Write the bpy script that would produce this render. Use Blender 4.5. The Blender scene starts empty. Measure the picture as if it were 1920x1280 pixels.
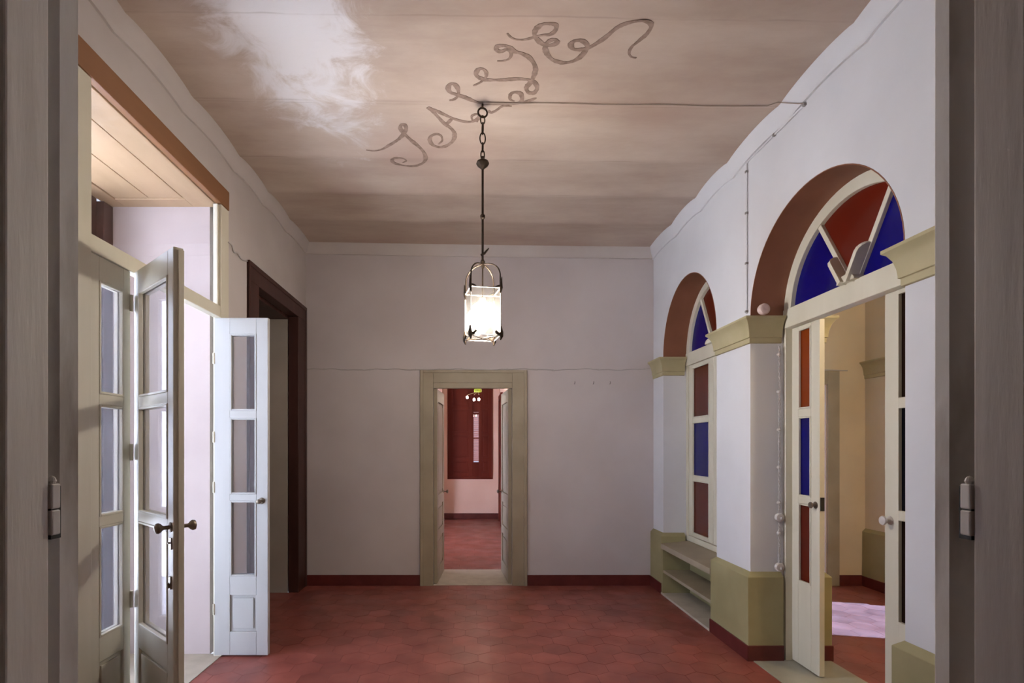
import bpy, bmesh, math, random
from mathutils import Vector, Matrix
random.seed(7)
C = bpy.context.scene.collection
sc = bpy.context.scene
PI = math.pi
R = math.radians

# ------------------------------------------------------------------ camera, world, sun, exposure
EYE = 1.55
cam = bpy.data.cameras.new('camera'); camo = bpy.data.objects.new('camera', cam); C.objects.link(camo)
camo.location = (0, 0, EYE); camo.rotation_euler = (R(90), 0, 0)
cam.sensor_width = 36; cam.lens = 980 / 1920 * 36
cam.shift_x = 77 / 1920; cam.shift_y = 197 / 1920
cam.clip_start = 0.02
sc.camera = camo
sc.view_settings.view_transform = 'Standard'; sc.view_settings.look = 'None'
sc.view_settings.gamma = 1; sc.view_settings.use_curve_mapping = False
sc.view_settings.exposure = 2.0
LAMP = 68.0          # emission of the lantern globe
SKY = 0.34
SUN = 32.0
SIDE_LAMP = 42.0
FAR_LAMP = 16.0
w = bpy.data.worlds.new('sky'); sc.world = w; w.use_nodes = True
wb = w.node_tree.nodes['Background']
wb.inputs['Color'].default_value = (0.70, 0.78, 1.0, 1); wb.inputs['Strength'].default_value = SKY
sl = bpy.data.lights.new('sun', 'SUN'); sl.energy = SUN; sl.angle = R(0.6); sl.color = (0.80, 0.88, 1.0)
so = bpy.data.objects.new('sun', sl); C.objects.link(so)
so.rotation_euler = Vector((-0.6, 0.13, -0.8)).to_track_quat('-Z', 'Y').to_euler()   # from the east, over the roof


def portal(name, loc, rot, sx, sy):
    l = bpy.data.lights.new(name, 'AREA'); l.shape = 'RECTANGLE'; l.size = sx; l.size_y = sy
    l.cycles.is_portal = True
    o = bpy.data.objects.new(name, l); C.objects.link(o); o.location = loc; o.rotation_euler = rot
    return o


portal('portal', (-2.90, 3.05, 1.65), (0, R(-90), 0), 3.3, 1.3)
portal('portal', (5.06, 4.45, 1.6), (0, R(90), 0), 3.1, 1.2)
portal('portal', (-2.60, 8.3, 1.3), (0, R(-90), 0), 2.4, 1.9)


# ------------------------------------------------------------------ materials
def srgb(r, g, b):
    f = lambda c: (c / 255 / 12.92) if c / 255 <= .04045 else ((c / 255 + .055) / 1.055) ** 2.4
    return (f(r), f(g), f(b), 1)


def mat(name, col, rough=.6, col2=None, scale=6, detail=4, bump=0, bscale=40, metal=0, stretch=(1, 1, 1), spec=.5, lo=.35, hi=.65):
    m = bpy.data.materials.new(name); m.use_nodes = True
    nt = m.node_tree; p = nt.nodes['Principled BSDF']
    p.inputs['Roughness'].default_value = rough; p.inputs['Metallic'].default_value = metal
    p.inputs['Specular IOR Level'].default_value = spec
    tc = nt.nodes.new('ShaderNodeTexCoord'); mp = nt.nodes.new('ShaderNodeMapping')
    mp.inputs['Scale'].default_value = stretch
    geo = nt.nodes.new('ShaderNodeNewGeometry')
    nt.links.new(geo.outputs['Position'], mp.inputs['Vector'])
    if col2:
        n = nt.nodes.new('ShaderNodeTexNoise'); n.inputs['Scale'].default_value = scale; n.inputs['Detail'].default_value = detail
        nt.links.new(mp.outputs[0], n.inputs['Vector'])
        r = nt.nodes.new('ShaderNodeValToRGB'); r.color_ramp.elements[0].position = lo; r.color_ramp.elements[1].position = hi
        r.color_ramp.elements[0].color = (*col[:3], 1); r.color_ramp.elements[1].color = (*col2[:3], 1)
        nt.links.new(n.outputs['Fac'], r.inputs['Fac']); nt.links.new(r.outputs['Color'], p.inputs['Base Color'])
    else:
        p.inputs['Base Color'].default_value = (*col[:3], 1)
    if bump:
        b = nt.nodes.new('ShaderNodeTexNoise'); b.inputs['Scale'].default_value = bscale; b.inputs['Detail'].default_value = 5
        nt.links.new(mp.outputs[0], b.inputs['Vector'])
        bn = nt.nodes.new('ShaderNodeBump'); bn.inputs['Strength'].default_value = bump; bn.inputs['Distance'].default_value = .01
        nt.links.new(b.outputs['Fac'], bn.inputs['Height']); nt.links.new(bn.outputs[0], p.inputs['Normal'])
    return m


M = {}
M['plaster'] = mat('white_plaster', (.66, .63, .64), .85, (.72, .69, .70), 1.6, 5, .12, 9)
M['plaster_shaded'] = mat('shaded_white_plaster', (.49, .44, .42), .85, (.55, .50, .48), 1.6, 5, .12, 9)  # white plaster with the dimness of the left wall put into its colour
M['plaster_far'] = mat('shade_greyed_plaster', (.50, .45, .45), .85, (.56, .51, .51), 1.3, 5, .12, 9)  # white plaster, the weaker light at the far end put into its colour
M['plaster_pink'] = mat('pinkish_plaster', (.48, .40, .385), .85, (.52, .44, .425), 2, 4, .08, 9)
M['plaster_warm'] = mat('cream_plaster', (.58, .48, .34), .85, (.64, .54, .39), 2, 4, .08, 9)
M['rose'] = mat('rose_plaster', (.72, .47, .38), .85, (.76, .52, .43), 2, 4, .05, 9)
M['cream'] = mat('cream_paint', (.62, .58, .46), .42, (.68, .64, .52), 5, 4, .06, 30, stretch=(1, 1, .15))
M['cream_daylit'] = mat('cream_paint_daylit', (.42, .42, .415), .35, (.46, .46, .45), 5, 4, .05, 30, stretch=(1, 1, .15))  # same cream paint, toned in its colour for the daylight on the leaf
M['olive_trim'] = mat('olive_cream_paint', (.30, .25, .175), .5, (.35, .295, .21), 4, 4, .05, 25)
M['olive'] = mat('olive_dado_paint', (.28, .245, .12), .55, (.33, .29, .15), 3, 4, .06, 20)
M['cap'] = mat('cream_stucco', (.39, .34, .19), .6, (.45, .39, .23), 4, 4, .08, 25)
M['red_base'] = mat('oxblood_baseboard', (.085, .012, .010), .45, (.12, .02, .017), 8, 4)
M['brown'] = mat('brown_painted_soffit', (.20, .072, .034), .6, (.26, .098, .050), 3, 4, .05, 25)
M['lintel'] = mat('ochre_brown_wood', (.21, .092, .038), .5, (.27, .125, .055), 4, 5, .06, 30, stretch=(1, .15, 1))
M['dark_wood'] = mat('dark_red_brown_wood', (.042, .012, .008), .5, (.065, .020, .014), 5, 5, .08, 30, stretch=(1, 1, .12))
M['shutter'] = mat('mahogany_shutter', (.105, .010, .004), .5, (.14, .018, .008), 6, 4, .05, 30, stretch=(1, 1, .12), spec=.2)
M['tan_wood'] = mat('tan_wood', (.38, .25, .14), .5, (.50, .335, .20), 4, 5, .05, 25, stretch=(1, .2, 1))
M['groove'] = mat('dark_joint', (.05, .03, .02), .8)
M['worn'] = mat('worn_grey_paint', (.78, .74, .68), .55, (.86, .83, .78), 4, 7, .25, 26, stretch=(1, 1, .14))  # same paint as the right leaf, lightened to stand in for light
M['worn_right'] = mat('worn_brownish_paint_dimmed', (.38, .34, .305), .55, (.48, .435, .40), 4, 7, .25, 26, stretch=(1, 1, .14))  # browner grain, and the right leaf's dimness put into the colour
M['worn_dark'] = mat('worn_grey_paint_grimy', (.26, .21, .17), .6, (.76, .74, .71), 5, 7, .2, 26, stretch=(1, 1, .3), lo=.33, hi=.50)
M['marble'] = mat('grey_marble', (.27, .265, .22), .35, (.34, .33, .28), 5, 6)
M['cement'] = mat('pale_cement', (.42, .37, .30), .7, (.50, .45, .37), 6, 6)
M['grout'] = mat('dark_red_grout', (.11, .03, .022), .8)
M['iron'] = mat('aged_iron', (.030, .020, .014), .5, (.06, .04, .025), 20, 4, metal=.7)
M['brass'] = mat('dull_bronze', (.22, .18, .14), .38, metal=.8)
M['porcelain'] = mat('porcelain', (.60, .56, .53), .3)
M['porcelain_pink'] = mat('pinkish_porcelain', (.72, .56, .52), .3)
M['wire_white'] = mat('painted_cable', (.44, .41, .40), .6)
M['wire_grey'] = mat('grey_cable', (.22, .20, .19), .6)
M['wire_ceiling'] = mat('dusty_cable', (.33, .265, .22), .8)
M['wire_dark'] = mat('dark_cable', (.05, .035, .03), .6)
M['outside'] = mat('pale_paving', (.85, .85, .86), .9)
M['black'] = mat('black_iron', (.01, .01, .01), .5)
M['steel'] = mat('white_painted_hinge', (.80, .78, .76), .5)


def tile_mat():
    m = mat('terracotta_red_tile', (.20, .052, .040), .30, (.28, .080, .062), 5, 6, .02, 9)
    nt = m.node_tree; p = nt.nodes['Principled BSDF']
    src = p.inputs['Base Color'].links[0].from_socket
    oi = nt.nodes.new('ShaderNodeObjectInfo'); hs = nt.nodes.new('ShaderNodeHueSaturation')
    mr = nt.nodes.new('ShaderNodeMapRange'); mr.inputs['To Min'].default_value = .86; mr.inputs['To Max'].default_value = 1.14
    nt.links.new(oi.outputs['Random'], mr.inputs['Value']); nt.links.new(mr.outputs[0], hs.inputs['Value'])
    nt.links.new(src, hs.inputs['Color']); nt.links.new(hs.outputs[0], p.inputs['Base Color'])
    n = nt.nodes.new('ShaderNodeTexNoise'); n.inputs['Scale'].default_value = 3; n.inputs['Detail'].default_value = 6
    g = nt.nodes.new('ShaderNodeNewGeometry'); nt.links.new(g.outputs['Position'], n.inputs['Vector'])
    r = nt.nodes.new('ShaderNodeMapRange'); r.inputs['From Min'].default_value = .3; r.inputs['From Max'].default_value = .7
    r.inputs['To Min'].default_value = .28; r.inputs['To Max'].default_value = .48
    nt.links.new(n.outputs['Fac'], r.inputs['Value']); nt.links.new(r.outputs[0], p.inputs['Roughness'])
    return m


M['tile'] = tile_mat()


def ceiling_mat(name, dark=1.0):
    m = bpy.data.materials.new(name); m.use_nodes = True
    nt = m.node_tree; p = nt.nodes['Principled BSDF']; p.inputs['Roughness'].default_value = .9
    p.inputs['Specular IOR Level'].default_value = .2
    g = nt.nodes.new('ShaderNodeNewGeometry'); mp = nt.nodes.new('ShaderNodeMapping')
    mp.inputs['Scale'].default_value = (.45, 1.2, 1)
    nt.links.new(g.outputs['Position'], mp.inputs['Vector'])
    n1 = nt.nodes.new('ShaderNodeTexNoise'); n1.inputs['Scale'].default_value = 2.2; n1.inputs['Detail'].default_value = 8; n1.inputs['Roughness'].default_value = .6
    nt.links.new(mp.outputs[0], n1.inputs['Vector'])
    r1 = nt.nodes.new('ShaderNodeValToRGB')
    r1.color_ramp.elements[0].position = .34; r1.color_ramp.elements[1].position = .68
    r1.color_ramp.elements[0].color = (.42 * dark, .325 * dark, .27 * dark, 1)
    r1.color_ramp.elements[1].color = (.55 * dark, .46 * dark, .39 * dark, 1)
    nt.links.new(n1.outputs['Fac'], r1.inputs['Fac'])
    # pink patches
    n2 = nt.nodes.new('ShaderNodeTexNoise'); n2.inputs['Scale'].default_value = 1.1; n2.inputs['Detail'].default_value = 3
    nt.links.new(g.outputs['Position'], n2.inputs['Vector'])
    r2 = nt.nodes.new('ShaderNodeValToRGB'); r2.color_ramp.elements[0].position = .5; r2.color_ramp.elements[1].position = .7
    r2.color_ramp.elements[0].color = (0, 0, 0, 1); r2.color_ramp.elements[1].color = (.5, .5, .5, 1)
    nt.links.new(n2.outputs['Fac'], r2.inputs['Fac'])
    mx = nt.nodes.new('ShaderNodeMixRGB'); mx.inputs['Color2'].default_value = (.45 * dark, .325 * dark, .28 * dark, 1)
    nt.links.new(r2.outputs['Color'], mx.inputs['Fac']); nt.links.new(r1.outputs['Color'], mx.inputs['Color1'])
    # pale patch: lime bloom plus window daylight on the ceiling, put into the colour
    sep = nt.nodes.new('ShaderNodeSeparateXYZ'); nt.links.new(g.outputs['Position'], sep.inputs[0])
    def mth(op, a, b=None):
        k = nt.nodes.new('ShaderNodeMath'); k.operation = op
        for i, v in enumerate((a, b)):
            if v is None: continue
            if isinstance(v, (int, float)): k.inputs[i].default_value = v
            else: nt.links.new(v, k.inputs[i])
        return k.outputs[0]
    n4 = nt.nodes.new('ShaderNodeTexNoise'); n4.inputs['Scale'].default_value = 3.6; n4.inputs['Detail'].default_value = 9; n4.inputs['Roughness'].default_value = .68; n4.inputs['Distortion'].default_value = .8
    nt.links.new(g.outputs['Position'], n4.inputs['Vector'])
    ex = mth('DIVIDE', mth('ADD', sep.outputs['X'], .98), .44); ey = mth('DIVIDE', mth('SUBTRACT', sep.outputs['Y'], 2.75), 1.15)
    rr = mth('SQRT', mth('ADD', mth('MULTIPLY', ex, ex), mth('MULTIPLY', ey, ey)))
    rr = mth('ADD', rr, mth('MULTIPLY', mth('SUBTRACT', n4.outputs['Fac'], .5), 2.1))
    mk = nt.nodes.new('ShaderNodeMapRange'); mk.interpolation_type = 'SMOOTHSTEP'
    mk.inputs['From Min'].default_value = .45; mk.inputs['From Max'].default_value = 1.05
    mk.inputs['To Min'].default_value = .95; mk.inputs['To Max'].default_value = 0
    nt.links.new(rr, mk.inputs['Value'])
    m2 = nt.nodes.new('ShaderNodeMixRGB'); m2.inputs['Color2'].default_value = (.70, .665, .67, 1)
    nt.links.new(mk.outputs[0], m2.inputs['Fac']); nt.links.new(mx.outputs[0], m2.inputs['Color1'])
    # hairline cracks and grime along two of the seams
    last = m2.outputs[0]
    n5 = nt.nodes.new('ShaderNodeTexNoise'); n5.inputs['Scale'].default_value = 1.7; n5.inputs['Detail'].default_value = 6
    nt.links.new(g.outputs['Position'], n5.inputs['Vector'])
    wob = mth('MULTIPLY', mth('SUBTRACT', n5.outputs['Fac'], .5), .05)
    for (yy, wd) in ((3.375, .012), (3.41, .007), (4.05, .010), (4.61, .007), (2.70, .007)):
        d = mth('ABSOLUTE', mth('SUBTRACT', mth('ADD', sep.outputs['Y'], wob), yy))
        k = nt.nodes.new('ShaderNodeMapRange'); k.inputs['From Max'].default_value = wd; k.inputs['To Min'].default_value = 1; k.inputs['To Max'].default_value = 0
        nt.links.new(d, k.inputs['Value'])
        q = nt.nodes.new('ShaderNodeMapRange'); q.inputs['From Min'].default_value = .42; q.inputs['From Max'].default_value = .6; q.inputs['To Max'].default_value = .36
        nt.links.new(n5.outputs['Fac'], q.inputs['Value'])
        m3 = nt.nodes.new('ShaderNodeMixRGB'); m3.inputs['Color2'].default_value = (.23, .17, .14, 1)
        nt.links.new(mth('MULTIPLY', k.outputs[0], q.outputs[0]), m3.inputs['Fac']); nt.links.new(last, m3.inputs['Color1']); last = m3.outputs[0]
    nt.links.new(last, p.inputs['Base Color'])
    n3 = nt.nodes.new('ShaderNodeTexNoise'); n3.inputs['Scale'].default_value = 5; n3.inputs['Detail'].default_value = 6
    nt.links.new(mp.outputs[0], n3.inputs['Vector'])
    b = nt.nodes.new('ShaderNodeBump'); b.inputs['Strength'].default_value = .35; b.inputs['Distance'].default_value = .02
    nt.links.new(n3.outputs['Fac'], b.inputs['Height']); nt.links.new(b.outputs[0], p.inputs['Normal'])
    return m


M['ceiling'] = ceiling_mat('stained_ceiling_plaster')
M['letter'] = mat('brown_ceiling_paint', (.20, .142, .115), .9, (.31, .23, .19), 28, 5, spec=.2)


def glass_mat(name, tint, gloss_rough=.02, haze=0.0, haze_col=(.8, .8, .8)):
    m = bpy.data.materials.new(name); m.use_nodes = True
    nt = m.node_tree
    for n in list(nt.nodes):
        if n.type != 'OUTPUT_MATERIAL': nt.nodes.remove(n)
    out = [n for n in nt.nodes if n.type == 'OUTPUT_MATERIAL'][0]
    t = nt.nodes.new('ShaderNodeBsdfTransparent'); t.inputs['Color'].default_value = (*tint, 1)
    g = nt.nodes.new('ShaderNodeBsdfGlossy'); g.inputs['Roughness'].default_value = gloss_rough
    f = nt.nodes.new('ShaderNodeFresnel'); ge = nt.nodes.new('ShaderNodeNewGeometry')
    io = nt.nodes.new('ShaderNodeMapRange'); io.inputs['To Min'].default_value = 1.5; io.inputs['To Max'].default_value = 1 / 1.5
    nt.links.new(ge.outputs['Backfacing'], io.inputs['Value']); nt.links.new(io.outputs[0], f.inputs['IOR'])   # thin pane: same reflectance from both faces
    base = t.outputs[0]
    if haze:
        d = nt.nodes.new('ShaderNodeBsdfDiffuse'); d.inputs['Color'].default_value = (*haze_col, 1)
        tr = nt.nodes.new('ShaderNodeBsdfTranslucent'); tr.inputs['Color'].default_value = (*haze_col, 1)
        a = nt.nodes.new('ShaderNodeMixShader'); a.inputs[0].default_value = .5
        nt.links.new(d.outputs[0], a.inputs[1]); nt.links.new(tr.outputs[0], a.inputs[2])
        k = nt.nodes.new('ShaderNodeMixShader'); k.inputs[0].default_value = haze
        nt.links.new(base, k.inputs[1]); nt.links.new(a.outputs[0], k.inputs[2]); base = k.outputs[0]
    mx = nt.nodes.new('ShaderNodeMixShader')
    nt.links.new(f.outputs[0], mx.inputs[0]); nt.links.new(base, mx.inputs[1]); nt.links.new(g.outputs[0], mx.inputs[2])
    nt.links.new(mx.outputs[0], out.inputs['Surface'])
    return m


M['glass'] = glass_mat('clear_glass', (.93, .93, .95), .02, .05, (.88, .9, 1.0))  # bluish haze in the panes stands in for daylight reflected off them
M['clean_glass'] = glass_mat('clean_glass', (.95, .95, .96))
M['lantern_glass'] = glass_mat('milky_glass', (.96, .96, .95), .03, .008, (.9, .88, .84))
M['red_glass'] = glass_mat('red_glass', (.40, .05, .02), .06, .78, (.20, .028, .013))
M['orange_glass'] = glass_mat('orange_glass', (.55, .13, .015), .06, .7, (.36, .085, .012))
M['blue_glass'] = glass_mat('blue_glass', (.01, .008, .30), .06, .75, (.006, .004, .27))
M['green_glass'] = glass_mat('green_glass', (.5, .6, .12), .05, .6, (.45, .52, .12))


def emit(name, col, s):
    m = bpy.data.materials.new(name); m.use_nodes = True
    p = m.node_tree.nodes['Principled BSDF']
    p.inputs['Base Color'].default_value = (.9, .9, .9, 1)
    p.inputs['Emission Color'].default_value = (*col, 1); p.inputs['Emission Strength'].default_value = s
    return m


M['globe'] = emit('lit_globe', (1, .90, .78), LAMP)
M['bulb'] = emit('lit_bulb', (1, .84, .62), 60)
M['side_bulb'] = emit('lit_side_globe', (1, .82, .55), SIDE_LAMP)


# ------------------------------------------------------------------ mesh helpers
class MB:
    def __init__(s): s.v = []; s.f = []

    def add(s, vs, fs):
        k = len(s.v); s.v += [tuple(p) for p in vs]; s.f += [tuple(i + k for i in f) for f in fs]; return s

    def box(s, x0, x1, y0, y1, z0, z1):
        return s.add([(x0, y0, z0), (x1, y0, z0), (x1, y1, z0), (x0, y1, z0), (x0, y0, z1), (x1, y0, z1), (x1, y1, z1), (x0, y1, z1)],
                     [(3, 2, 1, 0), (4, 5, 6, 7), (0, 1, 5, 4), (1, 2, 6, 5), (2, 3, 7, 6), (3, 0, 4, 7)])

    def loft(s, rings, cap=True, closed=True, loop=False):
        n = len(rings[0]); vs = [p for r in rings for p in r]; fs = []
        m = len(rings)
        for i in range(m if loop else m - 1):
            j = (i + 1) % m
            for k in range(n if closed else n - 1):
                l = (k + 1) % n
                fs.append((i * n + k, i * n + l, j * n + l, j * n + k))
        if cap and not loop and closed:
            fs.append(tuple(range(n - 1, -1, -1))); fs.append(tuple((m - 1) * n + k for k in range(n)))
        return s.add(vs, fs)

    def prism(s, poly, axis, a, b):
        def P(p, t):
            return (t, p[0], p[1]) if axis == 'x' else (p[0], t, p[1]) if axis == 'y' else (p[0], p[1], t)
        return s.loft([[P(p, a) for p in poly], [P(p, b) for p in poly]])

    def tube(s, pts, r, n=8, closed=False):
        pts = [Vector(p) for p in pts]; rings = []; m = len(pts)
        rr = r if isinstance(r, (list, tuple)) else [r] * m
        prev = None
        for i in range(m):
            a = pts[(i - 1) % m] if (closed or i > 0) else pts[i]
            b = pts[(i + 1) % m] if (closed or i < m - 1) else pts[i]
            t = (b - a).normalized()
            if prev is None:
                u = t.orthogonal().normalized()
            else:
                u = (prev - t * prev.dot(t)); u = u.normalized() if u.length > 1e-6 else t.orthogonal().normalized()
            prev = u; v = t.cross(u)
            rings.append([pts[i] + (u * math.cos(2 * PI * k / n) + v * math.sin(2 * PI * k / n)) * rr[i] for k in range(n)])
        return s.loft(rings, loop=closed)

    def lathe(s, prof, c=(0, 0, 0), n=20, axis='z'):
        rings = []
        for r, h in prof:
            ring = []
            for k in range(n):
                a = 2 * PI * k / n; x, y = max(r, 1e-4) * math.cos(a), max(r, 1e-4) * math.sin(a)
                p = (x, y, h) if axis == 'z' else (h, x, y) if axis == 'x' else (y, h, x)
                ring.append((c[0] + p[0], c[1] + p[1], c[2] + p[2]))
            rings.append(ring)
        return s.loft(rings)

    def sphere(s, c, r, n=20, sz=1):
        prof = [(r * math.sin(PI * i / (n // 2)), -r * sz * math.cos(PI * i / (n // 2))) for i in range(n // 2 + 1)]
        return s.lathe(prof, c, n)

    def xf(s, mtx):
        s.v = [tuple(mtx @ Vector(p)) for p in s.v]; return s

    def mesh(s, name, mats, bevel=0, smooth=False, angle=35):
        me = bpy.data.meshes.new(name); me.from_pydata(s.v, [], s.f)
        me.validate()
        bm = bmesh.new(); bm.from_mesh(me); bmesh.ops.recalc_face_normals(bm, faces=bm.faces); bm.to_mesh(me); bm.free()
        for m in (mats if isinstance(mats, (list, tuple)) else [mats]): me.materials.append(m)
        if smooth:
            me.polygons.foreach_set('use_smooth', [True] * len(me.polygons)); me.set_sharp_from_angle(angle=R(angle))
        me.update()
        return me


def link(name, me, parent=None, bevel=0, seg=2):
    o = bpy.data.objects.new(name, me); C.objects.link(o)
    if parent: o.parent = parent
    if bevel:
        b = o.modifiers.new('bevel', 'BEVEL'); b.width = bevel; b.segments = seg; b.limit_method = 'ANGLE'; b.angle_limit = R(40)
    return o


def obj(name, mb, m, parent=None, bevel=0, smooth=False, off=None, angle=35, seg=2):
    """one mesh object; `off` is subtracted so that world coordinates can be written for a parented part"""
    if off is None and parent is not None and parent.get('world_part'):
        off = Vector(parent['world_part'])
    if off is not None: mb.v = [(p[0] - off[0], p[1] - off[1], p[2] - off[2]) for p in mb.v]
    return link(name, mb.mesh(name, m, smooth=smooth, angle=angle), parent, bevel, seg)


def tag(o, label=None, cat=None, group=None, kind=None):
    if label: o['label'] = label
    if cat: o['category'] = cat
    if group: o['group'] = group
    if kind: o['kind'] = kind
    return o


def thing(name, label, cat, loc=(0, 0, 0), group=None, kind=None):
    o = bpy.data.objects.new(name, None); C.objects.link(o); o.location = loc; o.empty_display_size = .1
    tag(o, label, cat, group, kind)
    o['world_part'] = list(loc)
    return o


def struct(name, mb, m, label, cat, bevel=0, smooth=False):
    return tag(obj(name, mb, m, None, bevel, smooth), label, cat, None, 'structure')


def catmull(pts, k=6):
    out = []
    n = len(pts)
    for i in range(n - 1):
        p0 = pts[max(i - 1, 0)]; p1 = pts[i]; p2 = pts[i + 1]; p3 = pts[min(i + 2, n - 1)]
        for j in range(k):
            t = j / k
            out.append(tuple(.5 * ((2 * b) + (-a + c) * t + (2 * a - 5 * b + 4 * c - d) * t * t + (-a + 3 * b - 3 * c + d) * t ** 3)
                             for a, b, c, d in zip(p0, p1, p2, p3)))
    out.append(tuple(pts[-1]))
    return out


# ------------------------------------------------------------------ dimensions (metres)
XL, XR, YN, YF = -1.849, 2.04, .829, 5.84          # main room
XLO, XRO, YFO = -2.72, 2.57, 6.58                  # outer faces of the thick walls
XS = 4.40                                           # east wall of the side room
ZT = 4.0


SEAMS = [.7, 1.38, 2.04, 2.70, 3.36, 4.04, 4.61, 5.17, 5.90]


def zc(x, y):
    k = 0
    while k < len(SEAMS) - 2 and y > SEAMS[k + 1]: k += 1
    t = (y - SEAMS[k]) / (SEAMS[k + 1] - SEAMS[k])
    amp = .026 + .008 * min(1, abs(x - .1) / 1.9) ** 2
    return 3.738 + (XR - x) / 3.89 * .055 + amp * max(0, math.sin(PI * min(1, max(0, t)))) ** .65


# arches in the right wall
A_NEAR = dict(cy=3.135, ry=.68, zs=2.497, rz=.655, zb=0)
A_FAR = dict(cy=4.94, ry=.602, zs=2.495, rz=.675, zb=0)


def arch_pts(a, n=36, dr=0):
    return [(a['cy'] - (a['ry'] - dr) * math.cos(PI * i / n), a['zs'] + (a['rz'] - dr) * math.sin(PI * i / n)) for i in range(n + 1)]


def arch_wall(mb, x0, x1, y0, y1, ztop, arches):
    y = y0
    for a in arches:
        ya, yb = a['cy'] - a['ry'], a['cy'] + a['ry']
        mb.box(x0, x1, y, ya, 0, ztop)
        pts = arch_pts(a); n = len(pts)
        vs = []
        for (py, pz) in pts: vs += [(x0, py, pz), (x1, py, pz), (x0, py, ztop), (x1, py, ztop)]
        fs = []
        for i in range(n - 1):
            k = 4 * i; l = k + 4
            fs += [(k, l, l + 2, k + 2), (k + 1, k + 3, l + 3, l + 1), (k, k + 1, l + 1, l), (k + 2, l + 2, l + 3, k + 3)]
        mb.add(vs, fs)
        y = yb
    mb.box(x0, x1, y, y1, 0, ztop)
    return mb


# ------------------------------------------------------------------ structure: walls
mb = MB()                                            # left wall with the french window and the brown cased doorway
def wallx(mb, x0, x1, holes, y0, y1, z1):
    y = y0
    for (a, b, zh) in holes:
        mb.box(x0, x1, y, a, 0, z1); mb.box(x0, x1, a, b, zh, z1); y = b
    mb.box(x0, x1, y, y1, 0, z1)
wallx(mb, XL - .10, XL, [(2.42, 3.98, 3.48), (4.31, 5.82, 3.09)], 0, YF, ZT)
wallx(mb, XLO, XL - .10, [(2.47, 3.907, 3.40), (4.50, 5.56, 2.93)], 0, YF, ZT)
wl = struct('wall_left', mb, M['plaster_shaded'], 'white plaster wall on the left, pierced by the french window and brown doorway', 'wall')
mb = MB().box(XLO + .02, XL - .10, 3.901, 3.9068, 0.0, 3.34)
obj('reveal_lining', mb, M['plaster_pink'], wl)
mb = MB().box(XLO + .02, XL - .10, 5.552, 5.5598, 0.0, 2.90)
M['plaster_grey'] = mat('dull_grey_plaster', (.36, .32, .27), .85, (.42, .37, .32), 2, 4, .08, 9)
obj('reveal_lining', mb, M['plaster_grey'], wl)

M['plaster_daylit'] = mat('daylit_white_plaster', (.61, .61, .635), .85, (.67, .67, .695), 1.6, 5, .12, 9)  # white plaster with the bluish daylight on this wall put into the colour
wr = struct('wall_right', arch_wall(MB(), XR, XRO, 0, YF, ZT, [A_NEAR, A_FAR]), M['plaster_daylit'],
            'white plaster wall on the right with two arched openings', 'wall')
for a in (A_NEAR, A_FAR):                           # brown painted underside of each arch
    po, pi = arch_pts(a, 36, .0005), arch_pts(a, 36, .006)
    mb = MB().loft([[(XR - .0015, po[i][0], po[i][1]), (2.285, po[i][0], po[i][1]), (2.285, pi[i][0], pi[i][1]), (XR - .0015, pi[i][0], pi[i][1])] for i in range(37)])
    s = obj('arch_soffit', mb, M['brown'], wr, smooth=True)
    s['label'] = 'brown painted underside of the arch'

mb = MB()                                            # far wall: two doorways
mb.box(XLO, -.42, YF, YFO, 0, ZT); mb.box(-.42, .46, YF, YFO, 2.305, ZT); mb.box(.46, 3.15, YF, YFO, 0, ZT)
mb.box(3.15, 3.97, YF, YFO, 2.24, ZT); mb.box(3.97, 5.0, YF, YFO, 0, ZT)
wf = struct('wall_far', mb, M['plaster_far'], 'white wall at the far end, shade put into its grey, with a doorway in its middle', 'wall')
mb = MB().box(XRO + .005, 3.15, YF - .006, YF - .0005, 0, ZT).box(3.15, 3.97, YF - .006, YF - .0005, 2.24, ZT).box(3.97, XS, YF - .006, YF - .0005, 0, ZT)
obj('side_room_plaster', mb, M['plaster_warm'], wf)['label'] = 'warm cream plaster of the side room'

mb = MB()                                            # near wall, the photographer stands in its doorway
mb.box(XLO, -.70, -.05, YN, 0, ZT); mb.box(.81, 5.0, -.05, YN, 0, ZT); mb.box(-.70, .81, -.05, YN, 2.5, ZT)
struct('wall_near', mb, M['plaster'], 'near wall around the open doorway in the foreground', 'wall')

# side room behind the arches: east wall with an arch open to daylight
A_SIDE = dict(cy=4.45, ry=.602, zs=2.495, rz=.675, zb=0)
we = struct('wall_east', arch_wall(MB(), XS, 4.95, YN, YF, ZT, [A_SIDE]), M['plaster_warm'], 'cream wall of the side room seen through the right doorway', 'wall')
M['sun_tint_glass'] = glass_mat('sun_tint_glass', (.27, .42, .54))  # unseen tinted glazing, added to dim and colour the sun patch
W4 = thing('window_4', 'unseen arched window of the side room, pale blue glass added to tint the sunlight', 'window', (4.8, 4.45, 0), kind='structure')
mb = MB()
pi_, po_ = arch_pts(A_SIDE, 24, .06), arch_pts(A_SIDE, 24, 0)
mb.loft([[(4.78, po_[i][0], po_[i][1]), (4.84, po_[i][0], po_[i][1]), (4.84, pi_[i][0], pi_[i][1]), (4.78, pi_[i][0], pi_[i][1])] for i in range(25)])
mb.box(4.78, 4.84, 3.848, 3.91, 0, 2.495).box(4.78, 4.84, 4.99, 5.052, 0, 2.495).box(4.78, 4.84, 3.91, 4.99, 0, 1.0)  # solid lower part added to cut off the sun patch
obj('frame', mb, M['cream'], W4)
obj('pane', MB().prism([(3.91, 1.0)] + arch_pts(A_SIDE, 24, .06) + [(4.99, 1.0)], 'x', 4.806, 4.810), M['sun_tint_glass'], W4)
mb = MB().box(XRO, XRO + .006, YN, 2.455, 0, 3.7).box(XRO, XRO + .006, 3.816, 4.337, 0, 3.7)
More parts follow.
